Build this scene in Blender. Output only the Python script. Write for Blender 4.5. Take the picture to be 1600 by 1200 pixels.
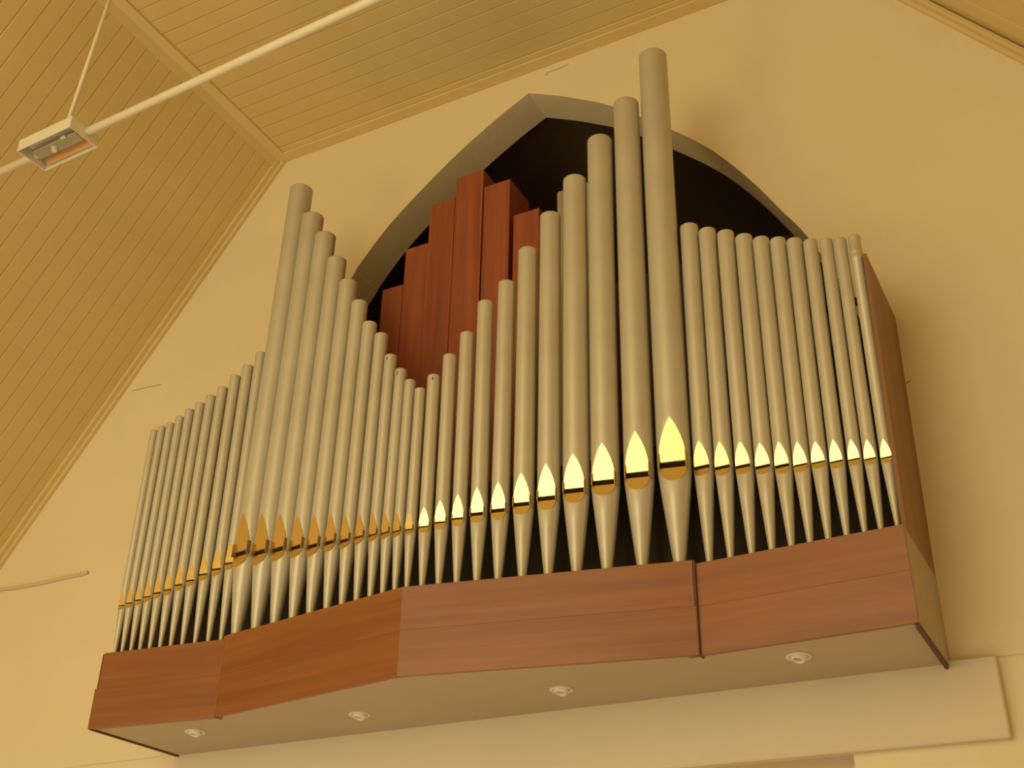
import bpy, bmesh, math, random
from mathutils import Vector, Matrix

for o in list(bpy.data.objects): bpy.data.objects.remove(o)
scene = bpy.context.scene
COL = scene.collection
random.seed(4)

# ------------------------------------------------------------------ camera
S = 0.75                                  # metres per working unit (camera 6 units from the organ wall)
F = 1867.77
YAW, PITCH, ROLL = [math.radians(a) for a in (28.3534, 29.8066, 1.086)]
CAM = Vector((0, -6 * S, 1.6))
fwd = Vector((-math.sin(YAW) * math.cos(PITCH), math.cos(YAW) * math.cos(PITCH), math.sin(PITCH)))
right = Vector((math.cos(YAW), math.sin(YAW), 0))
up = right.cross(fwd)
r_ = right * math.cos(ROLL) + up * math.sin(ROLL)
u_ = -right * math.sin(ROLL) + up * math.cos(ROLL)
cam = bpy.data.cameras.new('camera')
cam.sensor_fit = 'HORIZONTAL'; cam.sensor_width = 36; cam.lens = F / 1600 * 36
co = bpy.data.objects.new('camera', cam); COL.objects.link(co)
co.matrix_world = Matrix(((r_.x, u_.x, -fwd.x, CAM.x), (r_.y, u_.y, -fwd.y, CAM.y), (r_.z, u_.z, -fwd.z, CAM.z), (0, 0, 0, 1)))
scene.camera = co

# ------------------------------------------------------------------ world, daylight, exposure
scene.view_settings.view_transform = 'Standard'
scene.view_settings.look = 'None'
scene.view_settings.gamma = 1
scene.view_settings.use_curve_mapping = False
scene.view_settings.exposure = 0.0
w = bpy.data.worlds.new('world'); scene.world = w; w.use_nodes = True
w.node_tree.nodes['Background'].inputs[0].default_value = (1.0, 0.84, 0.44, 1)
w.node_tree.nodes['Background'].inputs[1].default_value = 0.40

def area(name, loc, target, sx, sy, power, color, spread=180):
    l = bpy.data.lights.new(name, 'AREA'); l.shape = 'RECTANGLE'; l.size = sx; l.size_y = sy
    l.energy = power; l.color = color; l.spread = math.radians(spread)
    o = bpy.data.objects.new(name, l); COL.objects.link(o)
    o.location = loc
    o.rotation_euler = (Vector(target) - Vector(loc)).to_track_quat('-Z', 'Y').to_euler()
    return o
# the great window opposite the organ, the side windows on the left, the sunlit floor
area('daylight_rear_window', (-3.2, -9.0, 4.2), (-3.2, 0, 4.2), 4.4, 4.0, 190, (1.0, 0.89, 0.52))
area('daylight_left_windows', (-6.5, -5.5, 2.2), (-3.2, 0, 4.6), 3.0, 2.6, 24, (1.0, 0.88, 0.50), 110)
area('daylight_on_floor', (-3.0, -4.6, 0.05), (-3.0, -4.6, 5), 6.6, 6.6, 112, (1.0, 0.94, 0.74))

# ------------------------------------------------------------------ helpers
def ray(p):
    return r_ * ((p[0] - 800) / F) - u_ * ((p[1] - 600) / F) + fwd
def on_y(p, y):
    d = ray(p); return CAM + d * ((y * S - CAM.y) / d.y)
def on_z(p, z):
    d = ray(p); return CAM + d * ((z * S + 1.6 - CAM.z) / d.z)
def on_plane(p, o, n):
    d = ray(p); return CAM + d * ((o - CAM).dot(n) / d.dot(n))
def Z(z): return z * S + 1.6

def link(name, me, m, parent=None, loc=None):
    o = bpy.data.objects.new(name, me); COL.objects.link(o)
    if m is not None and len(me.materials) == 0: me.materials.append(m)
    if parent is not None: o.parent = parent
    if loc is not None: o.location = loc
    return o
def mesh_obj(name, verts, faces, m, parent=None, smooth=False, loc=None):
    me = bpy.data.meshes.new(name); me.from_pydata([tuple(v) for v in verts], [], faces)
    me.update()
    bm = bmesh.new(); bm.from_mesh(me); bmesh.ops.remove_doubles(bm, verts=bm.verts, dist=1e-5); bmesh.ops.recalc_face_normals(bm, faces=bm.faces); bm.to_mesh(me); bm.free()
    if smooth:
        for p in me.polygons: p.use_smooth = True
    return link(name, me, m, parent, loc)
def box_bm(bm, x0, x1, y0, y1, z0, z1, bev=0, mat=None):
    r = bmesh.ops.create_cube(bm, size=1, matrix=Matrix.Translation(((x0 + x1) / 2, (y0 + y1) / 2, (z0 + z1) / 2)) @ Matrix.Diagonal((abs(x1 - x0), abs(y1 - y0), abs(z1 - z0), 1)))
    vs = r['verts']
    if bev:
        es = list({e for v in vs for e in v.link_edges})
        g = bmesh.ops.bevel(bm, geom=es, offset=bev, segments=1, affect='EDGES')
    if mat is not None:
        bmesh.ops.transform(bm, matrix=mat, verts=vs if not bev else g['verts'])
def bm_obj(name, bm, m, parent=None, smooth=False, loc=None, rot=None):
    me = bpy.data.meshes.new(name); bm.to_mesh(me); bm.free()
    if smooth:
        for p in me.polygons: p.use_smooth = True
    o = link(name, me, m, parent, loc)
    if rot is not None: o.rotation_euler = rot
    return o
def box(name, x0, x1, y0, y1, z0, z1, m, parent=None, bev=0):
    bm = bmesh.new(); box_bm(bm, x0, x1, y0, y1, z0, z1, bev)
    return bm_obj(name, bm, m, parent)
def prism_xz(name, pts, y0, y1, m, parent=None):
    n = len(pts)
    v = [(p[0], y0, p[1]) for p in pts] + [(p[0], y1, p[1]) for p in pts]
    f = [tuple(range(n)), tuple(range(2 * n - 1, n - 1, -1))] + [(i, (i + 1) % n, n + (i + 1) % n, n + i) for i in range(n)]
    return mesh_obj(name, v, f, m, parent)
def tube(name, pts, rad, m, parent=None, seg=16):
    bm = bmesh.new(); rings = []
    for i, p in enumerate(pts):
        a = pts[max(i - 1, 0)]; b = pts[min(i + 1, len(pts) - 1)]
        d = (b - a).normalized(); q = d.to_track_quat('Z', 'Y')
        rings.append([bm.verts.new(p + q @ Vector((math.cos(t) * rad, math.sin(t) * rad, 0))) for t in [2 * math.pi * k / seg for k in range(seg)]])
    for A, B in zip(rings, rings[1:]):
        for k in range(seg): bm.faces.new((A[k], A[(k + 1) % seg], B[(k + 1) % seg], B[k]))
    bm.faces.new(rings[0][::-1]); bm.faces.new(rings[-1])
    bmesh.ops.recalc_face_normals(bm, faces=bm.faces)
    return bm_obj(name, bm, m, parent, smooth=True)
def empty(name, loc, label=None, cat=None, group=None, kind=None):
    o = bpy.data.objects.new(name, None); COL.objects.link(o); o.location = loc; o.empty_display_size = .05
    tag(o, label, cat, group, kind); return o
def tag(o, label=None, cat=None, group=None, kind=None):
    if label: o['label'] = label
    if cat: o['category'] = cat
    if group: o['group'] = group
    if kind: o['kind'] = kind
    return o
def cat_spline(pts, n=6):
    out = []
    P = [pts[0]] + list(pts) + [pts[-1]]
    for i in range(1, len(P) - 2):
        for k in range(n):
            t = k / n; a, b, c, d = P[i - 1], P[i], P[i + 1], P[i + 2]
            out.append(tuple(.5 * (2 * b[j] + (c[j] - a[j]) * t + (2 * a[j] - 5 * b[j] + 4 * c[j] - d[j]) * t * t + (3 * b[j] - a[j] - 3 * c[j] + d[j]) * t ** 3) for j in range(len(a))))
    out.append(tuple(pts[-1])); return out

# ------------------------------------------------------------------ materials
def mat(name, col, rough=.5, metal=0, bump=0, bscale=40, vary=0, vscale=3, spec=.5, coat=0):
    m = bpy.data.materials.new(name); m.use_nodes = True; nt = m.node_tree; N = nt.nodes; L = nt.links
    b = N['Principled BSDF']
    b.inputs['Base Color'].default_value = (*col, 1); b.inputs['Roughness'].default_value = rough
    b.inputs['Metallic'].default_value = metal; b.inputs['Specular IOR Level'].default_value = spec
    b.inputs['Coat Weight'].default_value = coat; b.inputs['Coat Roughness'].default_value = .2
    tc = N.new('ShaderNodeTexCoord')
    if vary:
        n = N.new('ShaderNodeTexNoise'); n.inputs['Scale'].default_value = vscale; n.inputs['Detail'].default_value = 5
        L.new(tc.outputs['Object'], n.inputs['Vector'])
        r = N.new('ShaderNodeValToRGB')
        r.color_ramp.elements[0].position = .3; r.color_ramp.elements[1].position = .7
        r.color_ramp.elements[0].color = (*[c * (1 - vary) for c in col], 1)
        r.color_ramp.elements[1].color = (*[min(1, c * (1 + vary)) for c in col], 1)
        L.new(n.outputs['Fac'], r.inputs['Fac']); L.new(r.outputs['Color'], b.inputs['Base Color'])
    if bump:
        n = N.new('ShaderNodeTexNoise'); n.inputs['Scale'].default_value = bscale; n.inputs['Detail'].default_value = 6
        L.new(tc.outputs['Object'], n.inputs['Vector'])
        bp = N.new('ShaderNodeBump'); bp.inputs['Strength'].default_value = bump; bp.inputs['Distance'].default_value = .01
        L.new(n.outputs['Fac'], bp.inputs['Height']); L.new(bp.outputs['Normal'], b.inputs['Normal'])
    return m
def wood(name, c1, c2, axis='X', rough=.4, coat=.15, scale=1.0):
    m = bpy.data.materials.new(name); m.use_nodes = True; nt = m.node_tree; N = nt.nodes; L = nt.links
    b = N['Principled BSDF']; b.inputs['Roughness'].default_value = rough
    b.inputs['Coat Weight'].default_value = coat; b.inputs['Coat Roughness'].default_value = .3
    tc = N.new('ShaderNodeTexCoord'); oi = N.new('ShaderNodeObjectInfo')
    add = N.new('ShaderNodeVectorMath'); add.operation = 'ADD'
    mul = N.new('ShaderNodeVectorMath'); mul.operation = 'SCALE'; mul.inputs[3].default_value = 37.0
    cmb = N.new('ShaderNodeCombineXYZ')
    for k in range(3): L.new(oi.outputs['Random'], cmb.inputs[k])
    L.new(cmb.outputs[0], mul.inputs[0]); L.new(tc.outputs['Object'], add.inputs[0]); L.new(mul.outputs[0], add.inputs[1])
    mp = N.new('ShaderNodeMapping'); L.new(add.outputs[0], mp.inputs['Vector'])
    lo, hi = .55 * scale, 11 * scale
    mp.inputs['Scale'].default_value = {'X': (lo, hi, hi), 'Y': (hi, lo, hi), 'Z': (hi, hi, lo)}[axis]
    n = N.new('ShaderNodeTexNoise'); n.inputs['Scale'].default_value = 1.3; n.inputs['Detail'].default_value = 7; n.inputs['Roughness'].default_value = .55; n.inputs['Distortion'].default_value = .35
    L.new(mp.outputs[0], n.inputs['Vector'])
    mp2 = N.new('ShaderNodeMapping'); L.new(add.outputs[0], mp2.inputs['Vector'])
    mp2.inputs['Scale'].default_value = {'X': (3, 120, 120), 'Y': (120, 3, 120), 'Z': (120, 120, 3)}[axis]
    n2 = N.new('ShaderNodeTexNoise'); n2.inputs['Scale'].default_value = 1.0; n2.inputs['Detail'].default_value = 3
    L.new(mp2.outputs[0], n2.inputs['Vector'])
    r = N.new('ShaderNodeValToRGB'); r.color_ramp.elements[0].position = .33; r.color_ramp.elements[1].position = .68
    r.color_ramp.elements[0].color = (*c1, 1); r.color_ramp.elements[1].color = (*c2, 1)
    L.new(n.outputs['Fac'], r.inputs['Fac'])
    mx = N.new('ShaderNodeMix'); mx.data_type = 'RGBA'; mx.blend_type = 'MULTIPLY'; mx.inputs['Factor'].default_value = .28
    L.new(r.outputs['Color'], mx.inputs['A']); L.new(n2.outputs['Color'], mx.inputs['B'])
    g = N.new('ShaderNodeRGBToBW'); L.new(n2.outputs['Color'], g.inputs[0]); L.new(g.outputs[0], mx.inputs['B'])
    L.new(mx.outputs['Result'], b.inputs['Base Color'])
    return m

M_WALL = mat('cream_plaster', (.80, .665, .43), .85, bump=.12, bscale=30, vary=.025, vscale=1.6, spec=.2)
M_BEAM = mat('cream_beam_plaster', (.70, .60, .43), .85, bump=.1, bscale=30, vary=.02, vscale=1.6, spec=.2)
M_REVEAL = mat('reveal_plaster', (.80, .67, .44), .9, bump=.15, bscale=25, vary=.05, vscale=3, spec=.2)
M_CEIL = mat('cream_painted_boards', (.70, .525, .215), .55, vary=.03, vscale=2.5, spec=.3)
M_CEILT = mat('cream_painted_trim', (.72, .55, .24), .5, vary=.03, vscale=2.5, spec=.3)
M_DARKCH = mat('chamber_shade', (.17, .11, .065), .9, spec=.1)
M_END = mat('grey_beige_end_paint', (.46, .385, .28), .7, vary=.03, vscale=2, spec=.25)
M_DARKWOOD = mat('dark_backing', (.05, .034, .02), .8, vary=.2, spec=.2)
M_SOFFIT = mat('soffit_paint', (.50, .40, .27), .7, vary=.03, vscale=2, spec=.25)
M_PIPE = mat('satin_tin', (.59, .54, .43), .42, metal=.38, bump=.02, bscale=60, vary=.05, vscale=6, spec=.5)
M_GOLD = mat('gold_leaf', (.95, .74, .32), .25, metal=1.0, bump=.01, bscale=90)
M_EAR = mat('aged_brass_ear', (.42, .27, .09), .5, metal=.6)
M_SLOT = mat('slot_shade', (.03, .012, .004), .9, spec=.1)  # shade inside the slots, put into the colour
M_WHITE = mat('white_enamel', (.78, .72, .56), .35, vary=.03, vscale=20)
M_TUBE = mat('white_painted_tube', (.78, .70, .50), .35, vary=.03, vscale=8)
M_FLOOR = mat('church_floor', (.45, .30, .16), .5, vary=.15, vscale=1)
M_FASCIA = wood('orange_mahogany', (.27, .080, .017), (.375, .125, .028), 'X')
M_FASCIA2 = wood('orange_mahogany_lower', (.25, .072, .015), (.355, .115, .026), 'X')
M_SIDEW = wood('brown_plywood', (.26, .115, .035), (.34, .16, .052), 'Z', rough=.5, coat=.05)
M_BOXW = wood('red_cedar', (.27, .055, .018), (.40, .095, .030), 'Z', rough=.55, coat=.03)
M_DKEDGE = mat('dark_red_edge', (.10, .035, .015), .6)
M_REFL = mat('copper_reflector', (.80, .46, .20), .3, metal=.5)
M_GREY = mat('grey_plate', (.42, .40, .30), .4, metal=.4)
M_CABLE = mat('painted_cable', (.62, .52, .32), .6)

# ------------------------------------------------------------------ room shell
floor = box('floor', -9, 5, -11, .3, -.05, 0, M_FLOOR); tag(floor, kind='structure')

WT = .3 * S        # wall thickness = arch reveal depth
left_arch_px = [(826, 145.5), (790, 174), (760, 199.5), (715, 240), (667.5, 287.5), (607.5, 352.5), (560, 416), (552, 430)]
right_arch_px = [(826, 145.5), (860, 148.5), (895, 153), (955, 165.6), (1047.5, 202), (1100, 227.5), (1136, 251.5), (1181, 289), (1220, 328), (1262, 370)]
AL = [on_y(p, 0) for p in left_arch_px]; AR = [on_y(p, 0) for p in right_arch_px]
AL = [(p.x, p.z) for p in AL]; AR = [(p.x, p.z) for p in AR]
cx = AL[0][0]
half = cx - AL[-1][0]
AL += [(cx - 1.72 * S, Z(4.86)), (cx - 2.02 * S, Z(4.25)), (cx - 2.2 * S, Z(3.6))]
AR += [(cx + 2.1 * S, Z(4.0)), (cx + 2.2 * S, Z(3.6))]
AL = cat_spline(AL, 4) + [(cx - 2.25 * S, Z(3.0)), (cx - 2.26 * S, Z(2.3))]; AR = cat_spline(AR, 4) + [(cx + 2.25 * S, Z(3.0)), (cx + 2.26 * S, Z(2.3))]
TOPZ = Z(6.68); KL = -5.49 * S; KR = -.80 * S
WL = -9.0 * S; WR = 2.6 * S
slope = (6.591 - 3.356) / (7.814 - 5.467)
EAVE = Z(6.65) - slope * (KL - WL)
def topz(x):
    if x < KL: return Z(6.68) - slope * (KL - x)
    if x > KR: return Z(6.68) - slope * (x - KR)
    return Z(6.68)
# the wall front is one mesh with the pointed opening, its bottom at the band beam
LOWZ = Z(1.74)
def wall_mesh():
    v = []; f = []
    def quad(a, b, c, d):
        i = len(v); v.extend([a, b, c, d]); f.append((i, i + 1, i + 2, i + 3))
    def strip(lo, hi, y):
        for (a, b), (c, d) in zip(zip(lo, lo[1:]), zip(hi, hi[1:])):
            quad((a[0], y, a[1]), (b[0], y, b[1]), (d[0], y, d[1]), (c[0], y, c[1]))
    arch = AL[::-1] + AR[1:]
    for q in range(len(arch) - 1):
        if arch[q][0] < KR < arch[q + 1][0]:
            t_ = (KR - arch[q][0]) / (arch[q + 1][0] - arch[q][0]); arch.insert(q + 1, (KR, arch[q][1] + t_ * (arch[q + 1][1] - arch[q][1]))); break
    hi = [(p[0], topz(p[0])) for p in arch]
    for y in (0, WT):
        strip(arch, hi, y)
        xs = [WL, KL, AL[-1][0]]
        strip([(x, LOWZ) for x in xs], [(x, topz(x)) for x in xs], y)
        xs = [AR[-1][0], WR]
        strip([(x, LOWZ) for x in xs], [(x, topz(x)) for x in xs], y)
        strip([(AL[-1][0], LOWZ), (AR[-1][0], LOWZ)], [(AL[-1][0], Z(2.3)), (AR[-1][0], Z(2.3))], y)
    return v, f, arch
v, f, arch = wall_mesh()
wall = mesh_obj('wall_organ', v, f, M_WALL); tag(wall, kind='structure')
# deep shaded reveal of the arch
n = len(arch)
rv = [(p[0], .0005, p[1]) for p in arch] + [(p[0], WT, p[1]) for p in arch]
rf = [(i, i + 1, n + i + 1, n + i) for i in range(n - 1)] + [(n - 1, 0, n, 2 * n - 1)]
rev = mesh_obj('arch_reveal', rv, rf, M_REVEAL, wall)
rev['label'] = 'shaded plaster reveal of the pointed arch'
# lower wall, slightly set back, with the opening under the beam
doorx = on_y((1335, 1188), 0.01).x
dl = on_y((272, 1178), -.055).x + .25
bm = bmesh.new()
box_bm(bm, WL, dl, .004, .20, 0, Z(1.745)); box_bm(bm, doorx, WR, .004, .20, 0, Z(1.745)); box_bm(bm, dl, doorx, .01, .20, Z(1.5), Z(1.745))
box_bm(bm, dl, doorx, .17, .20, 0, Z(1.5))
low = bm_obj('wall_lower', bm, M_WALL)
tag(low, kind='structure')
# plaster band beam under the organ
BY = -.055
bt = on_y((1563, 1019), BY); bb = on_y((1581, 1146), BY)
bl = on_y((272, 1178), BY)
bandz = (on_y((1200, 1191), BY).z + bb.z) / 2
beam = box('trim_1', bl.x, bb.x - .005, BY * S, .02, bandz, Z(1.735), M_BEAM, bev=.006); tag(beam, kind='structure')

# organ chamber behind the arch, its unlit darkness put into the wall colour
def room(name, x0, x1, y0, y1, z0, z1, m):
    v = [(x0, y0, z0), (x1, y0, z0), (x1, y1, z0), (x0, y1, z0), (x0, y0, z1), (x1, y0, z1), (x1, y1, z1), (x0, y1, z1)]
    return mesh_obj(name, v, [(0, 1, 2, 3), (4, 5, 6, 7), (1, 2, 6, 5), (2, 3, 7, 6), (3, 0, 4, 7)], m)
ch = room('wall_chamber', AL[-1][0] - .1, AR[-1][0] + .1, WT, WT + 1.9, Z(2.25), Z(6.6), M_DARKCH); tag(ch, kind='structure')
lw = box('wall_left', WL - .1, WL, -9, 0, 0, EAVE, M_WALL); tag(lw, kind='structure')
rw = box('wall_right', WR, WR + .1, -9, 0, 0, Z(6.65) - slope * (WR - KR), M_WALL); tag(rw, kind='structure')

# ---- ceiling: flat middle and two steep slopes, every board its own piece
CZ = Z(6.65)
back = box('ceiling', KL, KR, -9, 0, CZ + .02, CZ + .05, M_CEIL); tag(back, kind='structure')
pitch = .1065
jo = [on_z(p, 6.65).y for p in [(223, 14), (242, 32), (260, 52), (278, 69), (296, 87), (314, 105), (347, 138), (363, 154), (379.5, 169.5), (395, 185), (411, 199.5), (426, 214.5), (441, 229.5)]]
js = sorted(jo)
PITCHB = (js[-1] - js[0]) / 13.0          # 13 board widths (one joint hides behind the tube)
Y0 = js[-1]
print('board pitch', PITCHB, 'first joint', Y0)
def board_mesh(name, length, width, th=.014, bev=.003):
    bm = bmesh.new(); box_bm(bm, 0, length, -width + .001, -.001, 0, th)
    es = [e for e in bm.edges if abs(e.verts[0].co.z) < 1e-5 and abs(e.verts[1].co.z) < 1e-5 and abs(e.verts[0].co.x - e.verts[1].co.x) > .1]
    bmesh.ops.bevel(bm, geom=es, offset=bev, segments=1, affect='EDGES')
    me = bpy.data.meshes.new(name); bm.to_mesh(me); bm.free(); me.materials.append(M_CEIL); return me
def lay_boards(root, length, mtx, nb, start):
    me = board_mesh('ceiling_board', length, PITCHB)
    for k in range(nb):
        o = bpy.data.objects.new('ceiling_board', me); COL.objects.link(o)
        o.parent = root
        o.matrix_parent_inverse = root.matrix_world.inverted()
        o.matrix_world = mtx @ Matrix.Translation((0, start - k * PITCHB, random.uniform(0, .0018)))
NB = 56
lay_boards(back, KR - KL, Matrix.Translation((KL, 0, CZ)), NB, Y0)
# slopes: local x runs down the slope from the kink
ang = math.atan(slope)
SL = 5.6 * S
def slope_mtx(side):
    if side < 0:
        ex = Vector((-math.cos(ang), 0, -math.sin(ang))); ez = Vector((-math.sin(ang), 0, math.cos(ang))); org = Vector((KL, 0, CZ))
    else:
        ex = Vector((math.cos(ang), 0, -math.sin(ang))); ez = Vector((math.sin(ang), 0, math.cos(ang))); org = Vector((KR, 0, CZ))
    ey = Vector((0, 1, 0))
    return Matrix(((ex.x, ey.x, ez.x, org.x), (ex.y, ey.y, ez.y, org.y), (ex.z, ey.z, ez.z, org.z), (0, 0, 0, 1)))
for side in (-1, 1):
    mt = slope_mtx(side)
    v = [mt @ Vector(c) for c in ((0, 0, .02), (SL, 0, .02), (SL, -9, .02), (0, -9, .02), (0, 0, .05), (SL, 0, .05), (SL, -9, .05), (0, -9, .05))]
    b = mesh_obj('ceiling', v, [(0, 1, 2, 3), (4, 5, 6, 7), (0, 1, 5, 4), (1, 2, 6, 5), (2, 3, 7, 6), (3, 0, 4, 7)], M_CEIL); tag(b, kind='structure')
    sj = [on_plane(p, mt @ Vector((0, 0, 0)), Vector((mt[0][2], 0, mt[2][2]))).y for p in [(201.6, 29.4), (435.6, 256.5)]]
    lay_boards(b, SL, mt, NB, sj[1] if side < 0 else Y0)
    # wall strip along the slope
    v = []
    bm = bmesh.new(); box_bm(bm, 0, SL, -.055, 0, -.016, .01, .003); box_bm(bm, 0, SL, -.025, 0, -.034, -.014, .003)
    bm.transform(mt); t = bm_obj('trim_%d' % (3 + side), bm, M_CEILT); tag(t, kind='structure')
# cornice board along the flat part and its small bead
bm = bmesh.new()
cyw = -on_z((447, 237), 6.64).y
print('cornice width', cyw)
box_bm(bm, KL, KR, -cyw, 0, CZ - .014, CZ + .01, .003)
box_bm(bm, KL, KR, Y0 + .0006, -cyw, CZ - .005, CZ + .01, .002)
t = bm_obj('trim_5', bm, M_CEILT); tag(t, kind='structure')
# cover strip over the kink, running out from the wall
for k, (kx, sg) in enumerate(((KL, 1), (KR, -1))):
    a = Vector((kx + sg * .075, CZ - .012)); b = Vector((kx, CZ - .022)); c = Vector((kx - sg * .03, CZ - .045 - .0)); 
    pts = [(kx + sg * .062, CZ + .004), (kx + sg * .062, CZ - .012), (kx + sg * .002, CZ - .02), (kx - sg * .034, CZ - .062), (kx - sg * .046, CZ - .052), (kx, CZ + .012)]
    t = prism_xz('trim_%d' % (6 + k), pts, -9, -.002, M_CEILT); tag(t, kind='structure')

# ------------------------------------------------------------------ organ case
ZS = 1.716; ZT = 2.185
A0 = on_z((138, 1138), ZS); A1 = on_z((329, 1120), ZS)
PL = on_z((335, 1118), ZS); PP = on_z((620, 1055), ZS); PR = on_z((1090, 1021), ZS)
W0 = on_z((1095, 1022), ZS); W1 = on_z((1435, 970), ZS)
case = empty('organ_case', (cx, -.3, Z(ZS)), 'mahogany fronted organ case with pointed prow hung high on the cream wall', 'organ case')
def attach(o, root):
    o.parent = root; o.matrix_parent_inverse = Matrix.Translation(root.location).inverted()
def pmid(a, b): return (a + b) / 2
def board(a, b, z0, z1, th, m, proud=0, ext0=0, ext1=0, name='fascia_board'):
    d = Vector((b.x - a.x, b.y - a.y, 0)); Ln = d.length; d.normalize(); nrm = Vector((d.y, -d.x, 0))  # towards the viewer
    bm = bmesh.new(); box_bm(bm, -ext0, Ln + ext1, -proud, th, z0, z1, .0004)
    o = bm_obj(name, bm, m)
    o.location = (a.x, a.y, 0); o.rotation_euler = (0, 0, math.atan2(d.y, d.x))
    o.location -= case.location; o.parent = case
    return o
zm = Z(1.95); zb = Z(ZS) - .004; zt = Z(ZT)
zw = Z(2.17)
segs = [(A0, A1 + (PL - A1) * .0, zw, 0, 0), (PL, PP, zt, 0, 0), (PP, PR, zt, 0, .0), (W0, W1, zw, 0, 0)]
for i, (a, b, ztop, e0, e1) in enumerate(segs):
    aa, bb_ = a.copy(), b.copy()
    u0 = -.012 if i == 0 else 0
    u1 = 0
    ov0 = .05 if i == 3 else 0; ov1 = .05 if i == 0 else 0      # wing boards run on behind the prow boards
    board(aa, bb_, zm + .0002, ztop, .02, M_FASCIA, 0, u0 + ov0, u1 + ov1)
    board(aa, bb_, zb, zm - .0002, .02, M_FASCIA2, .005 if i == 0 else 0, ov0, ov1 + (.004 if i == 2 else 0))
# end blocks of the prow boards (the dark red return)
def vpanel(p, q, z0, z1, m, name, th=.012):
    d = (q - p); d.z = 0; n_ = Vector((-d.y, d.x, 0)).normalized() * th
    pts = [(p.x, p.y), (q.x, q.y), (q.x + n_.x, q.y + n_.y), (p.x + n_.x, p.y + n_.y)]
    v = [(x, y, z0) for x, y in pts] + [(x, y, z1) for x, y in pts]
    o = mesh_obj(name, v, [(3, 2, 1, 0), (4, 5, 6, 7), (0, 1, 5, 4), (1, 2, 6, 5), (2, 3, 7, 6), (3, 0, 4, 7)], m)
    attach(o, case); return o
o = vpanel(PR + Vector((.001, .001, 0)), PR + Vector((.001, .05, 0)), zb - .002, zt - .002, M_DKEDGE, 'prow_return', -.008); o['label'] = 'dark red return at the right end of the prow'
o = vpanel(PL + Vector((-.001, .001, 0)), PL + Vector((-.001, .05, 0)), zb - .002, zt - .002, M_FASCIA, 'prow_return', .008)
# soffit
outl = [A0, A1, PL, PP, PR, W0, W1, Vector((W1.x, 0, 0)), Vector((A0.x, 0, 0))]
pts = []
cen = Vector((cx, -.25))
for p in outl:
    pts.append((p.x, p.y + (.012 if p.y < -.1 else -.001)))
pts[0] = (pts[0][0] + .014, pts[0][1]); pts[-1] = (pts[-1][0] + .014, pts[-1][1]); pts[6] = (pts[6][0] - .014, pts[6][1]); pts[7] = (pts[7][0] - .014, pts[7][1])
n = len(pts)
v = [(x, y, Z(ZS)) for x, y in pts] + [(x, y, Z(ZS) + .015) for x, y in pts]
o = mesh_obj('soffit_panel', v, [tuple(range(n))[::-1], tuple(range(n, 2 * n))] + [(i, (i + 1) % n, n + (i + 1) % n, n + i) for i in range(n)], M_SOFFIT)
attach(o, case); o['label'] = 'beige painted underside panel with four recessed lights'
# deck that the pipe feet stand on
v = [(x, y + .01, zt - .075) for x, y in pts] + [(x, y + .01, zt - .06) for x, y in pts]
v = [(x, min(y, -.002), z) for x, y, z in v]
o = mesh_obj('toe_board', v, [tuple(range(n))[::-1], tuple(range(n, 2 * n))] + [(i, (i + 1) % n, n + (i + 1) % n, n + i) for i in range(n)], M_DARKWOOD)
attach(o, case)
# lower end boards
XR = W1.x
o = box('end_board', XR - .013, XR + .001, W1.y + .005, -.001, zb + .004, zw - .003, M_END); attach(o, case); o['label'] = 'beige painted right end board'
o = box('end_edge', XR - .014, XR - .002, W1.y + .015, -.001, zb - .014, zb + .004, M_DKEDGE); attach(o, case)
o = box('end_board', A0.x, A0.x + .013, A0.y + .005, -.001, zb - .003, zw - .003, M_DKEDGE); attach(o, case)
# upper side panels
PY = -.69 * S
ztp = Z(3.715)
XP = on_y((1402, 505), 0).x
def lean_panel(name, xb, xt, th, y0, y1, z0, z1, m):
    v = [(xb - th, y0, z0), (xb, y0, z0), (xb, y1, z0), (xb - th, y1, z0), (xt - th, y0, z1), (xt, y0, z1), (xt, y1, z1), (xt - th, y1, z1)]
    o = mesh_obj(name, v, [(0, 1, 2, 3), (4, 5, 6, 7), (0, 1, 5, 4), (1, 2, 6, 5), (2, 3, 7, 6), (3, 0, 4, 7)], m); attach(o, case); return o
o = lean_panel('side_panel', XR + .0, XP - .004, .014, PY + .012, -.001, zw - .001, ztp, M_SIDEW); o['label'] = 'tall brown plywood right side panel'
sp_ = o; o = lean_panel('front_stile', XR + .001, XP - .003, .015, PY - .0, PY + .0115, zw - .001, ztp + .001, M_SIDEW); o.parent = sp_; o.matrix_parent_inverse = Matrix()
XPL = on_y((183, 1010), -.6).x - .005
o = box('side_panel', XPL - .016, XPL, -.60 * S, -.001, zw - .02, Z(3.55), M_SIDEW); attach(o, case)
# dark backing boards behind the two wings and rails that hold the pipes
o = box('backing_board', cx - 1.75 * S + .01, PR.x + .01, -.35, -.34, zt - .06, Z(2.98), M_DARKWOOD); attach(o, case)  # dark sheet added to stand for the unlit interior behind the prow feet
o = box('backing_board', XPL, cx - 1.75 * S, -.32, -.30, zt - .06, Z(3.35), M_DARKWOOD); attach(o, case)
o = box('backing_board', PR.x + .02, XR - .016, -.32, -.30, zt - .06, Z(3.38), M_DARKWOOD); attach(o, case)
o = box('support_rail', PR.x + .05, XR - .014, -.365, -.345, Z(3.56), Z(3.60), M_DARKWOOD); attach(o, case)
o = box('support_rail', XPL, cx - 1.75 * S, -.365, -.345, Z(3.2), Z(3.24), M_DARKWOOD); attach(o, case)

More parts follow.
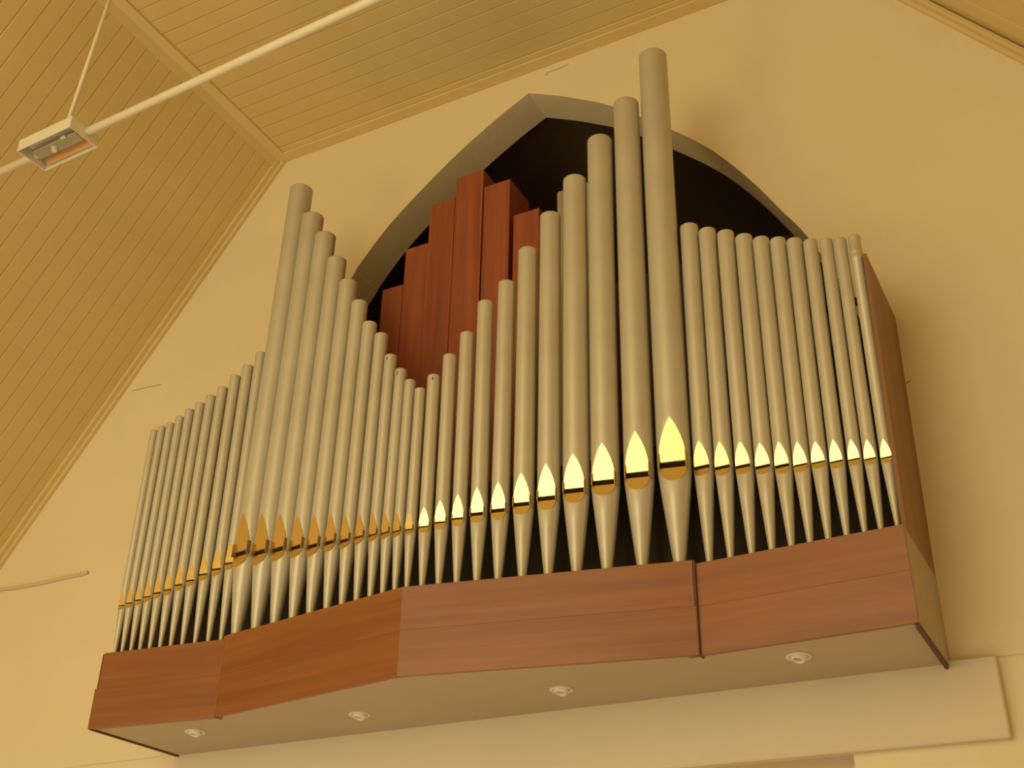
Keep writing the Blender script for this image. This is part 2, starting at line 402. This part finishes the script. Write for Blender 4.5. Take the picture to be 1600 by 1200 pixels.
# ------------------------------------------------------------------ pipes
tops=[(236,671.4),(248.6,665.6),(262.4,660),(277,649.6),(292.4,638.4),(309,628),(326,616.4),(344,603),(364,585),(383,569.4),(403.6,549.4),
(470,283),(488,327),(507,358),(525,397),(543,433),(560,466),(575,500),(594,518),(608,552),(625,574),(638,592),(654,605),(675,584),(700,552),(727,517),(755,468),(791,436),(823,384),(858,329),(897,271),(937,208),(977,150),(1018,74),
(1075,347),(1103,354),(1131,358),(1160,364),(1187,368),(1214,369),(1240,370),(1265,372),(1290,371),(1311,370),(1333,366)]
feet=[(178.4,1024),(190,1023),(204,1020.6),(218,1019),(233.4,1017),(249.6,1015),(266.4,1012.4),(284.4,1009.4),(304.6,1007),(325,1004),(346,996),
(370,989),(400.6,981.4),(430,974),(458.4,966.4),(485.4,958.6),(511.4,952),(535,945.6),(557.6,939.6),(579,934),(598.6,928.6),(617.4,923.6),(636,919.4),(659.4,917),(685.4,914.4),(713.6,911.4),(745,908.4),(778.6,905),(816.4,900.6),(857,896.6),(901.4,891.6),(949,887),(1004,881),(1062,874),
(1109,873),(1142,866.5),(1175,861),(1206.6,855.5),(1237,850),(1266,843),(1294.5,838),(1323,832),(1351,827),(1376,821),(1402,816)]
slots=[(185,946),(198.4,942),(212.4,937.4),(226.6,932),(242.4,926),(257.6,921),(275,913.4),(293.6,906.6),(313.6,897),(332.6,889),(355,879.4),
(371,862.4),(402,860.4),(430,856.4),(458,853.6),(486,851),(511,846),(536,843),(559,838.4),(579,835.6),(599,832.4),(617,830),(636,827),
(660.6,822),(686.4,815),(713.4,809),(744.4,800.6),(776.6,795),(812.4,785),(851,775.4),(895,763),(941.4,750),(993.6,737.6),(1049,721),
(1095.8,727.5),(1128.8,727.5),(1160.5,726),(1191.5,726.8),(1221.8,725.5),(1251,725),(1278.8,721),(1306,720),(1332.5,717),(1358.8,715.8),(1384,713.8)]
tips=[926,919,913,907,899,893,885,878,867,857,848,805,805.4,805,807.4,806.6,804.4,806.4,803.6,802.4,802,802,801.4,793,782,772.4,762,753.4,739,724.4,708.4,691.6,673,650,687.5,688.8,688.8,691,689,688.8,688.8,685.8,686,686,685]
radii = [.026 + .0014 * i for i in range(11)] + [.0834, .0775, .0722, .0646, .0595, .0524, .0465, .0425, .0395, .0375, .0350, .0325,
         .0379, .0407, .0421, .0474, .0510, .0579, .0630, .0723, .0773, .0800, .0901, .0529, .0490, .0480, .0474, .0451, .0429, .0414, .0386, .0350, .0340, .0326]
OFF = .1 * S
def row(a, b):
    d = Vector((b.x - a.x, b.y - a.y, 0)).normalized(); n_ = Vector((-d.y, d.x, 0))
    return Vector((a.x, a.y, 0)) + n_ * OFF, n_
rows = [row(A0, A1)] * 11 + [row(PL, PP)] * 11 + [(Vector((PP.x, PP.y + OFF + .002, 0)), Vector((0, 1, 0)))] + [row(PP, PR)] * 11 + [row(W0, W1)] * 11

def pipe(i, root):
    """local frame: x lateral, -y to the front, z up from the foot tip"""
    o, n_ = rows[i]
    foot = on_plane(feet[i], o, n_); r = radii[i] * S
    top = on_plane(tops[i], o - n_ * r, n_) + n_ * r
    sl = on_plane(slots[i], o - n_ * r * .6, n_); tp = on_plane((slots[i][0] - 1, tips[i]), o - n_ * r, n_)
    base = Vector((foot.x, foot.y, zt - .06)); H = top.z - base.z; zs = sl.z - base.z; h = tp.z - sl.z
    lean = Vector((top.x - foot.x, top.y - foot.y, 0)) / (top.z - foot.z)
    base -= lean * (foot.z - base.z)
    h = max(h, 1.9 * r)
    ex = Vector((n_.y, -n_.x, 0)); ey = n_; ez = (Vector((0, 0, 1)) + lean).normalized()
    mt = Matrix(((ex.x, ey.x, ez.x, base.x), (ex.y, ey.y, ez.y, base.y), (ex.z, ey.z, ez.z, base.z), (0, 0, 0, 1)))
    root.matrix_world = mt
    seg = 40 if r > .035 else 28
    gap = .15 * h if r > .033 else .09 * h
    hl = .34 * h; W = .8 * r
    zl = zs - gap
    # body and foot
    def ring(bm, z, R, d):
        out = []
        for k in range(seg):
            t = 2 * math.pi * k / seg; x = R * math.sin(t); y = -R * math.cos(t)
            if d is not None and y < -d: y = -d
            out.append(bm.verts.new((x, y, z)))
        return out
    def skin(bm, rings):
        for A, B in zip(rings, rings[1:]):
            for k in range(seg): bm.faces.new((A[k], A[(k + 1) % seg], B[(k + 1) % seg], B[k]))
    bm = bmesh.new(); rs = [ring(bm, zs, r * .5, None), ring(bm, zs, r, .6 * r)]
    for t in (.15, .35, .55, .75, .9, 1.0): rs.append(ring(bm, zs + h * t, r, r * (.6 + .4 * t)))
    if i == 44:
        for q_, k_ in ((.150, 1), (.146, 1.05), (.132, 1.07), (.124, .96), (.108, 1.06), (.096, 1.08), (.090, 1.0)): rs.append(ring(bm, H - q_ * .75, r * k_, None))
    rs.append(ring(bm, H - .012, r, None)); rs.append(ring(bm, H - .002, r, None)); rs.append(ring(bm, H, r * .985, None))
    rs.append(ring(bm, H, r * .93, None)); rs.append(ring(bm, H - .05, r * .93, None))
    skin(bm, rs); bm.faces.new(rs[-1])
    b = bm_obj('pipe_body', bm, M_PIPE, root, smooth=True)
    rt = max(.0045, r * .2)
    def R(z):
        q = z / zl; return rt + (r - rt) * min(1, q ** .93)
    bm = bmesh.new(); rs = [ring(bm, 0, rt, None)]
    for q in (.15, .35, .55, .7): rs.append(ring(bm, zl * q, R(zl * q), None))
    Rb = R(zl - hl)
    zz0 = max(zl * .72, zl - hl)
    for q in (0, .25, .5, .75, 1.0):
        z = zz0 + (zl - zz0) * q; d0 = R(zz0); rs.append(ring(bm, z, R(z), d0 + (.62 * r - d0) * q))
    rs.append(ring(bm, zl, r * .3, None)); skin(bm, rs); bm.faces.new(rs[0][::-1])
    bm_obj('pipe_foot', bm, M_PIPE, root, smooth=True)
    # gap between the lips: the hollow's shade painted as a dark band between silver cheeks
    bm = bmesh.new(); skin(bm, [ring(bm, zl - .001, r * .995, .48 * r), ring(bm, zs + .001, r * .995, .48 * r)])
    bmesh.ops.recalc_face_normals(bm, faces=bm.faces)
    bm_obj('mouth_gap', bm, M_SLOT, root)
    # cheeks
    bm = bmesh.new()
    tt = [math.asin(.8) + (math.pi - math.asin(.8)) * k / 10 for k in range(11)]
    for s in (1, -1):
        A = [bm.verts.new((s * r * math.sin(t), -r * math.cos(t), zl - .001)) for t in tt]; B = [bm.verts.new((s * r * math.sin(t), -r * math.cos(t), zs + .001)) for t in tt]
        for k in range(10): bm.faces.new((A[k], A[k + 1], B[k + 1], B[k]))
    bmesh.ops.recalc_face_normals(bm, faces=bm.faces)
    bm_obj('cheek', bm, M_PIPE, b, smooth=True)
    # gold lips
    def plate(name, outline, fy, th=.0012):
        nn = len(outline)
        v = [(x, fy(z) - th, z) for x, z in outline] + [(x, fy(z) + .003, z) for x, z in outline]
        return mesh_obj(name, v, [tuple(range(nn)), tuple(range(2 * nn - 1, nn - 1, -1))] + [(k, (k + 1) % nn, nn + (k + 1) % nn, nn + k) for k in range(nn)], M_GOLD, root)
    ts = [k / 9 for k in range(10)]
    ol = [(-W * (1 - t ** 2.1), zs + h * t) for t in ts] + [(W * (1 - t ** 2.1), zs + h * t) for t in ts[-2::-1]]
    plate('upper_lip', ol, lambda z: -r * (.6 + .4 * (z - zs) / h))
    a9 = [math.pi * k / 12 for k in range(13)]
    d0 = R(zz0)
    ol = [(-W * math.cos(a), zl - (zl - zz0) * math.sin(a)) for a in a9]
    plate('lower_lip', ol, lambda z: -(d0 + (.62 * r - d0) * (z - zz0) / (zl - zz0)))
    if 11 <= i <= 33:
        for s in (-1, 1):
            bm = bmesh.new(); box_bm(bm, s * W - .04 * r, s * W + .04 * r, -.86 * r, -.45 * r, zl, zs + .2 * h)
            bm_obj('ear', bm, M_EAR, root)
    if i in (19, 20, 23):
        bm = bmesh.new(); box_bm(bm, .1 * r, .22 * r, -1.02 * r, -.9 * r, H - .032, H - .016); bm_obj('tuning_slot', bm, M_SLOT, b)
    return base
ordn = ['first', 'second', 'third', 'fourth', 'fifth', 'sixth', 'seventh', 'eighth', 'ninth', 'tenth', 'eleventh']
for i in range(45):
    if i < 11:
        lab = '%s silver organ pipe from the left end of the slim left wing row' % ordn[i]; g = 'left wing pipes'
        if i == 0: lab = 'outermost and shortest slim silver pipe at the far left end of the organ'
    elif i < 22:
        k = i - 11
        lab = '%s tallest silver pipe of the left prow row, counted from its outer left end' % ordn[k]; g = 'left prow pipes'
        if k == 0: lab = 'tallest silver pipe on the left half of the organ, dull gold mouth'
    elif i == 22:
        lab = 'smallest silver pipe standing at the very point of the prow in the centre'; g = 'prow point pipe'
    elif i < 34:
        k = 33 - i
        lab = '%s tallest silver pipe of the right prow row, bright gold mouth' % ordn[k]; g = 'right prow pipes'
        if k == 0: lab = 'tallest and thickest silver pipe of the whole organ, large bright gold mouth'
    else:
        k = 44 - i
        lab = '%s silver pipe from the right end of the level right wing row, bright mouth' % ordn[k]; g = 'right wing pipes'
        if k == 0: lab = 'dented silver pipe at the right end of the organ beside the plywood side'
    root = empty('organ_pipe', (0, 0, 0), lab, 'organ pipe', g)
    pipe(i, root)

# ------------------------------------------------------------------ wooden bass pipes inside the arch
WY = -.31
def X(p): return on_y(p, WY)
wp = [((598, 453), (632, 444)), ((634, 390), (670, 378)), ((673, 320), (711, 311)), ((713, 278), (755, 264)), ((757, 292), (797, 280)), ((802, 335), (842, 325)),
      ((846, 372), (884, 362)), ((930, 452), (968, 440))]
wl = ['leftmost and lowest stepped red wooden pipe beside the dark left of the arch', 'second red wooden pipe from the left in the arch',
      'third red wooden pipe from the left, just left of the tallest wooden one', 'tallest red wooden pipe in the arch',
      'red wooden pipe right of the tallest, separated by a dark joint', 'red wooden pipe partly behind the silver pipes, right of the stepped group',
      'red wooden pipe glimpsed behind the middle of the right prow row', 'red wooden pipe glimpsed between the tall silver pipes']
deck = zt - .06
bounds = []
for k, (a, b) in enumerate(wp):
    P, Q = X(a), X(b); x0 = P.x; x1 = Q.x; z1 = (P.z + Q.z) / 2
    if k < 3: x1 = X(wp[k + 1][0]).x - .0015
    t = empty('wooden_pipe', ((x0 + x1) / 2, WY * S + .1, deck), wl[k], 'organ pipe', 'wooden bass pipes in the arch')
    dz = (0, .003, .0, .004, .0, .004, .0, .0)[k]
    th = .012
    wdt = x1 - x0; dpt = .215
    hx = wdt / 2; hh = z1 - deck; y0 = -.1 + dz
    bm = bmesh.new(); box_bm(bm, -hx + th, hx - th, y0, y0 + th, 0, hh, .0006); bm_obj('front_plank', bm, M_BOXW, t)
    for s in (-1, 1):
        bm = bmesh.new(); box_bm(bm, s * hx - (th if s > 0 else 0), s * hx + (0 if s > 0 else th), y0, y0 + dpt, 0, hh, .0006); bm_obj('side_plank', bm, M_BOXW, t)
    bm = bmesh.new(); box_bm(bm, -hx + th, hx - th, y0 + dpt - th, y0 + dpt, 0, hh); bm_obj('back_plank', bm, M_BOXW, t)
    bm = bmesh.new(); box_bm(bm, -hx + th, hx - th, y0 + th, y0 + dpt - th, hh - .05, hh - .02); bm_obj('stopper', bm, M_BOXW, t)
# two slim rear metal pipes
for k, (p, lab) in enumerate((((877, 304), 'slim shaded silver pipe tip rising behind the fourth tallest pipe of the right prow row'),
                              ((918, 291), 'slim shaded rear pipe, only its edge showing behind the tall front pipes'))):
    P = on_y(p, -.36); r = .026
    root = empty('rear_pipe', (P.x + .006, P.y, deck), lab, 'organ pipe', 'rear pipes')
    bm = bmesh.new(); H = P.z - deck; seg = 20; rs = []
    for z, R_ in ((0, .006), (.35, r), (H, r), (H, r * .9), (H - .05, r * .9)):
        rs.append([bm.verts.new((R_ * math.cos(2 * math.pi * q / seg), R_ * math.sin(2 * math.pi * q / seg), z)) for q in range(seg)])
    for A, B in zip(rs, rs[1:]):
        for q in range(seg): bm.faces.new((A[q], A[(q + 1) % seg], B[(q + 1) % seg], B[q]))
    bm.faces.new(rs[-1]); bmesh.ops.recalc_face_normals(bm, faces=bm.faces)
    bm_obj('pipe_body', bm, M_PIPE, root, smooth=True)

# ------------------------------------------------------------------ recessed downlights in the soffit
dlp = [((305, 1143), 'round white recessed light at the left end of the organ underside'), ((562, 1116), 'round white recessed light below the left prow board'),
       ((877, 1077), 'round white recessed light near the middle of the organ underside'), ((1248, 1025), 'round white recessed light at the right end of the organ underside')]
for k, (p, lab) in enumerate(dlp):
    c = on_z(p, ZS); root = empty('downlight', (c.x, c.y, Z(ZS)), lab, 'light', 'recessed lights under the organ')
    def lathe(name, prof, m, seg=28):
        bm = bmesh.new(); rs = [[bm.verts.new((R_ * math.cos(2 * math.pi * q / seg), R_ * math.sin(2 * math.pi * q / seg), z)) for q in range(seg)] for R_, z in prof]
        for A, B in zip(rs, rs[1:]):
            for q in range(seg): bm.faces.new((A[q], A[(q + 1) % seg], B[(q + 1) % seg], B[q]))
        bm.faces.new(rs[-1]); bmesh.ops.recalc_face_normals(bm, faces=bm.faces)
        return bm_obj(name, bm, m, root, smooth=True)
    lathe('trim_ring', [(.046, .0), (.047, -.004), (.043, -.007), (.036, -.005), (.034, -.001), (.033, -.0005)], M_WHITE)
    o = lathe('eyeball', [(.030, -.001), (.029, -.008), (.024, -.016), (.020, -.019), (.018, -.018), (.016, -.008), (.0159, -.0079)], M_WHITE)
    o.rotation_euler = (math.radians(-14), math.radians(10), 0)
    e_ = o; o = lathe('lamp', [(.0145, -.009), (.012, -.013), (.006, -.015)], M_GREY); o.parent = e_

# ------------------------------------------------------------------ hanging tube with flood light
TZ = 5.0
ta = on_z((0, 269), TZ); tb = on_z((583, 0), TZ); d = (tb - ta).normalized()
tzm = Z(TZ)
xl = KL - (CZ - tzm) / slope + .04; xr = KR + (CZ - tzm) / slope - .04      # the tube spans from slope to slope
p0 = ta + d * ((xl - ta.x) / d.x); p1 = tb + d * ((xr - tb.x) / d.x)
RT = .0195
bxc = [on_z(p, TZ - .055) for p in ((28, 235.6), (107.5, 197.5), (153.8, 231), (68, 268))]
cen = sum(bxc, Vector()) / 4
o = tube('ceiling_tube', [p0, p1], RT, M_TUBE); tag(o, 'long white painted steel tube crossing below the sloped boards', 'tube')
lx = ((bxc[1] - bxc[0]).length + (bxc[2] - bxc[3]).length) / 2; ly = ((bxc[3] - bxc[0]).length + (bxc[2] - bxc[1]).length) / 2
hz = .062
ya = math.atan2(d.y, d.x)
lamp = empty('flood_light', cen, 'white open bottomed flood light housing mounted on the hanging tube', 'light'); lamp.rotation_euler = (0, 0, ya)
def lampbox(name, x0, x1, y0, y1, z0, z1, m, bev=.001):
    bm = bmesh.new(); box_bm(bm, x0, x1, y0, y1, z0, z1, bev); return bm_obj(name, bm, m, lamp)
a, b = lx / 2, ly / 2; tk = .005
lampbox('long_side', -a, a, -b, -b + tk, 0, hz, M_WHITE); lampbox('long_side', -a, a, b - tk, b, 0, hz, M_WHITE)
lampbox('short_side', -a, -a + tk, -b + tk, b - tk, 0, hz, M_WHITE); lampbox('short_side', a - tk, a, -b + tk, b - tk, 0, hz, M_WHITE)
lampbox('top_plate', -a, a, -b, b, hz, hz + .004, M_WHITE)
lampbox('gear_tray', -a + .03, a - .03, -.03, .03, .018, .036, M_GREY, .004)
for s in (-1, 1):
    m_ = Matrix.Rotation(s * math.radians(35), 4, 'X')
    bm = bmesh.new(); box_bm(bm, -a + .02, a - .02, -.001, .001, -.02, .02); bm.transform(m_); o = bm_obj('reflector', bm, M_REFL, lamp); o.location = (0, s * (b - .022), .034)
bm = bmesh.new(); bmesh.ops.create_cone(bm, segments=16, radius1=.012, radius2=.016, depth=.02, cap_ends=True); o = bm_obj('lamp_socket', bm, M_WHITE, lamp, smooth=False); o.location = (-.02, .0, .010)
bm = bmesh.new(); bmesh.ops.create_cone(bm, segments=12, radius1=.008, radius2=.008, depth=.03, cap_ends=True); o = bm_obj('lamp_socket', bm, M_WHITE, lamp); o.location = (.07, -.03, .022); o.rotation_euler = (0, 1.57, 0)
# suspension rod from the housing to the ceiling
rb = cen + Vector((math.cos(ya) * a * .62 + math.sin(ya) * 0, math.sin(ya) * a * .62, hz))
q0 = on_y((109, 183), cen.y / S); 
q1 = on_y((171, 0), cen.y / S); dr = (q1 - q0).normalized()
q0 = Vector((q0.x, cen.y, q0.z))
tt_ = (CZ + .01 - q0.z) / dr.z
print('rod dir', dr, 'housing', lx, ly)
bm = None
rod = tube('hanger_rod', [q0 - dr * ((q0.z - (cen.z + hz + .001)) / dr.z), q0 + dr * tt_], .0105, M_TUBE); tag(rod, 'thin cream hanger rod rising from the flood light to the ceiling', 'rod')

# ------------------------------------------------------------------ thin cable on the wall at the far left
cp = [on_y(p, -.012) for p in ((-60, 930), (0, 921.7), (50, 914), (100, 903), (130, 896.7), (137, 894))]
cp = [Vector(q) for q in cat_spline([tuple(p) for p in cp], 4)]
o = tube('wall_cable', cp, .0085, M_CABLE, seg=10); tag(o, 'thin cream painted cable bulging along the wall at the far left', 'cable')

# hairline cracks in the plaster
M_CRACK = mat('dark_crack', (.30, .22, .11), .9)
for pts in (((888, 100), (876, 106), (866, 110), (853, 114), (852, 116.5), (857, 117)), ((1415.5, 599.5), (1419, 597), (1422, 595)), ((207, 611), (230, 605), (252, 601))):
    P = [on_y(p, -.001) for p in pts]
    o = tube('plaster_crack', P, .0017, M_CRACK, seg=6); o.parent = wall
